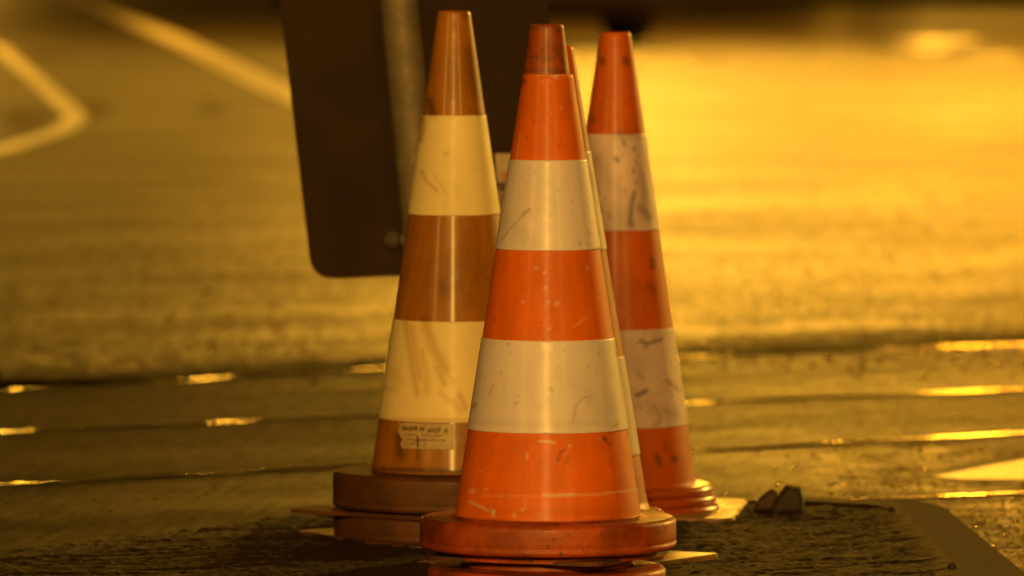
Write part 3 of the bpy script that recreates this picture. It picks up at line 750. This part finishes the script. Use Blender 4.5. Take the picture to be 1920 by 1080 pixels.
# ------------------------------------------------------------------ parked car at the far side
def car():
    gx = gnd(1176, 82, ROADZ)             # contact point of the near wheel
    root = empty('parked_car', gx, 'dark parked car far behind the road sign, its rear wheel and sill in view', 'car')
    ang = R(120); root.location = gx + Vector((-math.sin(ang), math.cos(ang), 0))*1.5
    root.rotation_euler = (0, 0, ang)     # local +X runs along the car toward its front
    wb, tr = 2.35, 1.45
    # body side outline, x along the car from the rear wheel
    side = [(-.78, .36), (-.80, .62), (-.74, .86), (-.62, .93), (-.35, 1.36), (.25, 1.46), (1.35, 1.42), (1.9, 1.0), (2.6, .88), (2.9, .70), (2.96, .40), (2.9, .24), (-.66, .24)]
    wheelc = [0, wb]
    def wprof(s):
        V = []
        return s
    bm = bmesh.new()
    lower = []
    # bottom edge with wheel arches
    bot = []
    for cxw in reversed(wheelc):
        bot += [(cxw+.37*math.cos(a), .30+.37*math.sin(a)) for a in [R(-8)+ (R(196))*i/12 for i in range(13)]]
    sidep = side[:-1] + [(2.8, .22)] + [(x, max(z, .22)) for x, z in bot] + [(-.66, .22)]
    rows = []
    for yy, ins in ((-.82, 0.0), (.82, 0.0)):
        vs = []
        for x, z in sidep:
            k = 1 - .13*max(0, (z-.9)/.55)
            vs.append(bm.verts.new((x, yy*k-.75, z)))
        rows.append(vs)
    n = len(sidep)
    for i in range(n):
        j = (i+1) % n; bm.faces.new((rows[0][i], rows[0][j], rows[1][j], rows[1][i]))
    for r_ in rows:
        bm.faces.new(r_)
    bmesh.ops.triangulate(bm, faces=[f for f in bm.faces if len(f.verts) > 4])
    bm_obj('car_body', bm, M['car'], root)
    for yy in (.0, -1.5):
        k = .0
        for (a, b) in (((-.25, .96), (.62, .96)), ((.70, .96), (1.75, .96))):
            top = [(b[0]-(.45 if b[0] > 1 else .02), 1.34), (a[0]+(.18 if a[0] < 0 else 0), 1.34)]
            pts = [a, b, top[0], top[1]]
            bm = bmesh.new(); s = 1 if yy > -.7 else -1
            vs = []
            for x, z in pts:
                kk = 1 - .13*max(0, (z-.9)/.55); vs.append(bm.verts.new((x, -.75+s*(.82*kk+.004), z)))
            bm.faces.new(vs); bm_obj('side_window', bm, M['glass'], root)
    bm = bmesh.new(); vs = [bm.verts.new(q) for q in ((-.612, -.12, .97), (-.612, -1.38, .97), (-.372, -1.32, 1.33), (-.372, -.18, 1.33))]
    for v in vs: v.co.x -= .006
    bm.faces.new(vs); bm_obj('rear_window', bm, M['glass'], root)
    for yy in (-.07, -1.43):
        bm = bmesh.new(); bmesh.ops.create_cube(bm, size=1, matrix=Matrix.Translation((-.785, yy, .76))@Matrix.Diagonal((.05, .22, .16, 1)))
        bmesh.ops.bevel(bm, geom=bm.edges[:], offset=.02, segments=2, affect='EDGES'); bm_obj('tail_light', bm, M['lens'], root)
    for cxw in wheelc:
        for yy in (.0, -1.5):
            s = -1 if yy > -.7 else 1
            pr = [(.19, -.10), (.27, -.11), (.305, -.09), (.318, -.05), (.318, .05), (.305, .09), (.27, .11), (.19, .10)]
            w = lathe('wheel', pr, M['rubber'], root, 40)
            w.rotation_euler = (math.pi/2, 0, 0); w.location = (cxw, yy, .318)
            bm = bmesh.new()
            bmesh.ops.create_cone(bm, segments=30, radius1=.195, radius2=.17, depth=.14, cap_ends=True)
            for i in range(5):
                bmesh.ops.create_cube(bm, size=1, matrix=Matrix.Rotation(i*2*math.pi/5, 4, 'Z')@Matrix.Translation((.09, 0, s*-.075))@Matrix.Diagonal((.17, .045, .03, 1)))
            bm_obj('rim', bm, M['alloy'], w)
    return root
car()

# ------------------------------------------------------------------ light: sodium street lamps plus added lights
SOD = (1.0, .545, .095)
def lamp(name, loc, power, size=.18, col=SOD, typ='POINT'):
    l = bpy.data.lights.new(name, typ); l.energy = power; l.color = col; l.shadow_soft_size = size
    o = bpy.data.objects.new(name, l); COL.objects.link(o); o.location = loc; return o
def at_az(px, D_, h): return ((px-960)/F*D_, D_, h)
# behind the camera: main lamp and two weaker ones to the sides
lamp('street_or_added_light', (-1.2, -16, 6.3), 17500, 1.1)
lamp('street_or_added_light', (-16, -9, 7.0), 3000, .9)
lamp('street_or_added_light', (11, -12, 7.0), 3000, .9)
# beyond the scene: lamps behind the glints, plus unseen ones added for glow
BK = (1.0, .36, .012); BR = (1.0, .46, .035)
for (px, D_, h, pw, s, c) in [(480, 62, 7.5, 330, .15, BR), (85, 66, 7.5, 380, .15, BR), (1900, 60, 7.5, 1700, .2, BK), (1345, 58, 12.5, 7600, .9, (1, .475, .035)), (1140, 62, 6, 2500, .6, BR), (2060, 60, 8, 1100, 1.5, BR),  # last two of this row added to lift the road glow
                           (1850, 150, 5, 3500, 2.0, BR), (-130, 190, 5, 34000, 2.0, BR), (830, 130, 3.5, 1200, .6, BK), (1740, 128, 1.3, 380, .25, BR), (1570, 126, 1.75, 420, .25, BR)]:  # first three added for far road glow, last two low like headlights
    lamp('street_or_added_light', at_az(px, D_, h), pw, s, c)
# lamp to the right, a little behind the cones: rims their right edges
lamp('street_or_added_light', (17, 31, 6.5), 19000, .3, (1, .54, .07))

w = bpy.data.worlds.new('World'); scene.world = w; w.use_nodes = True
bg = w.node_tree.nodes['Background']; bg.inputs[0].default_value = (1, .34, .015, 1); bg.inputs[1].default_value = .030

scene.view_settings.view_transform = 'Standard'; scene.view_settings.look = 'None'
scene.view_settings.exposure = 0; scene.view_settings.gamma = 1
scene.render.engine = 'CYCLES'
scene.cycles.use_denoising = True
scene.cycles.sample_clamp_indirect = 4
scene.cycles.max_bounces = 6
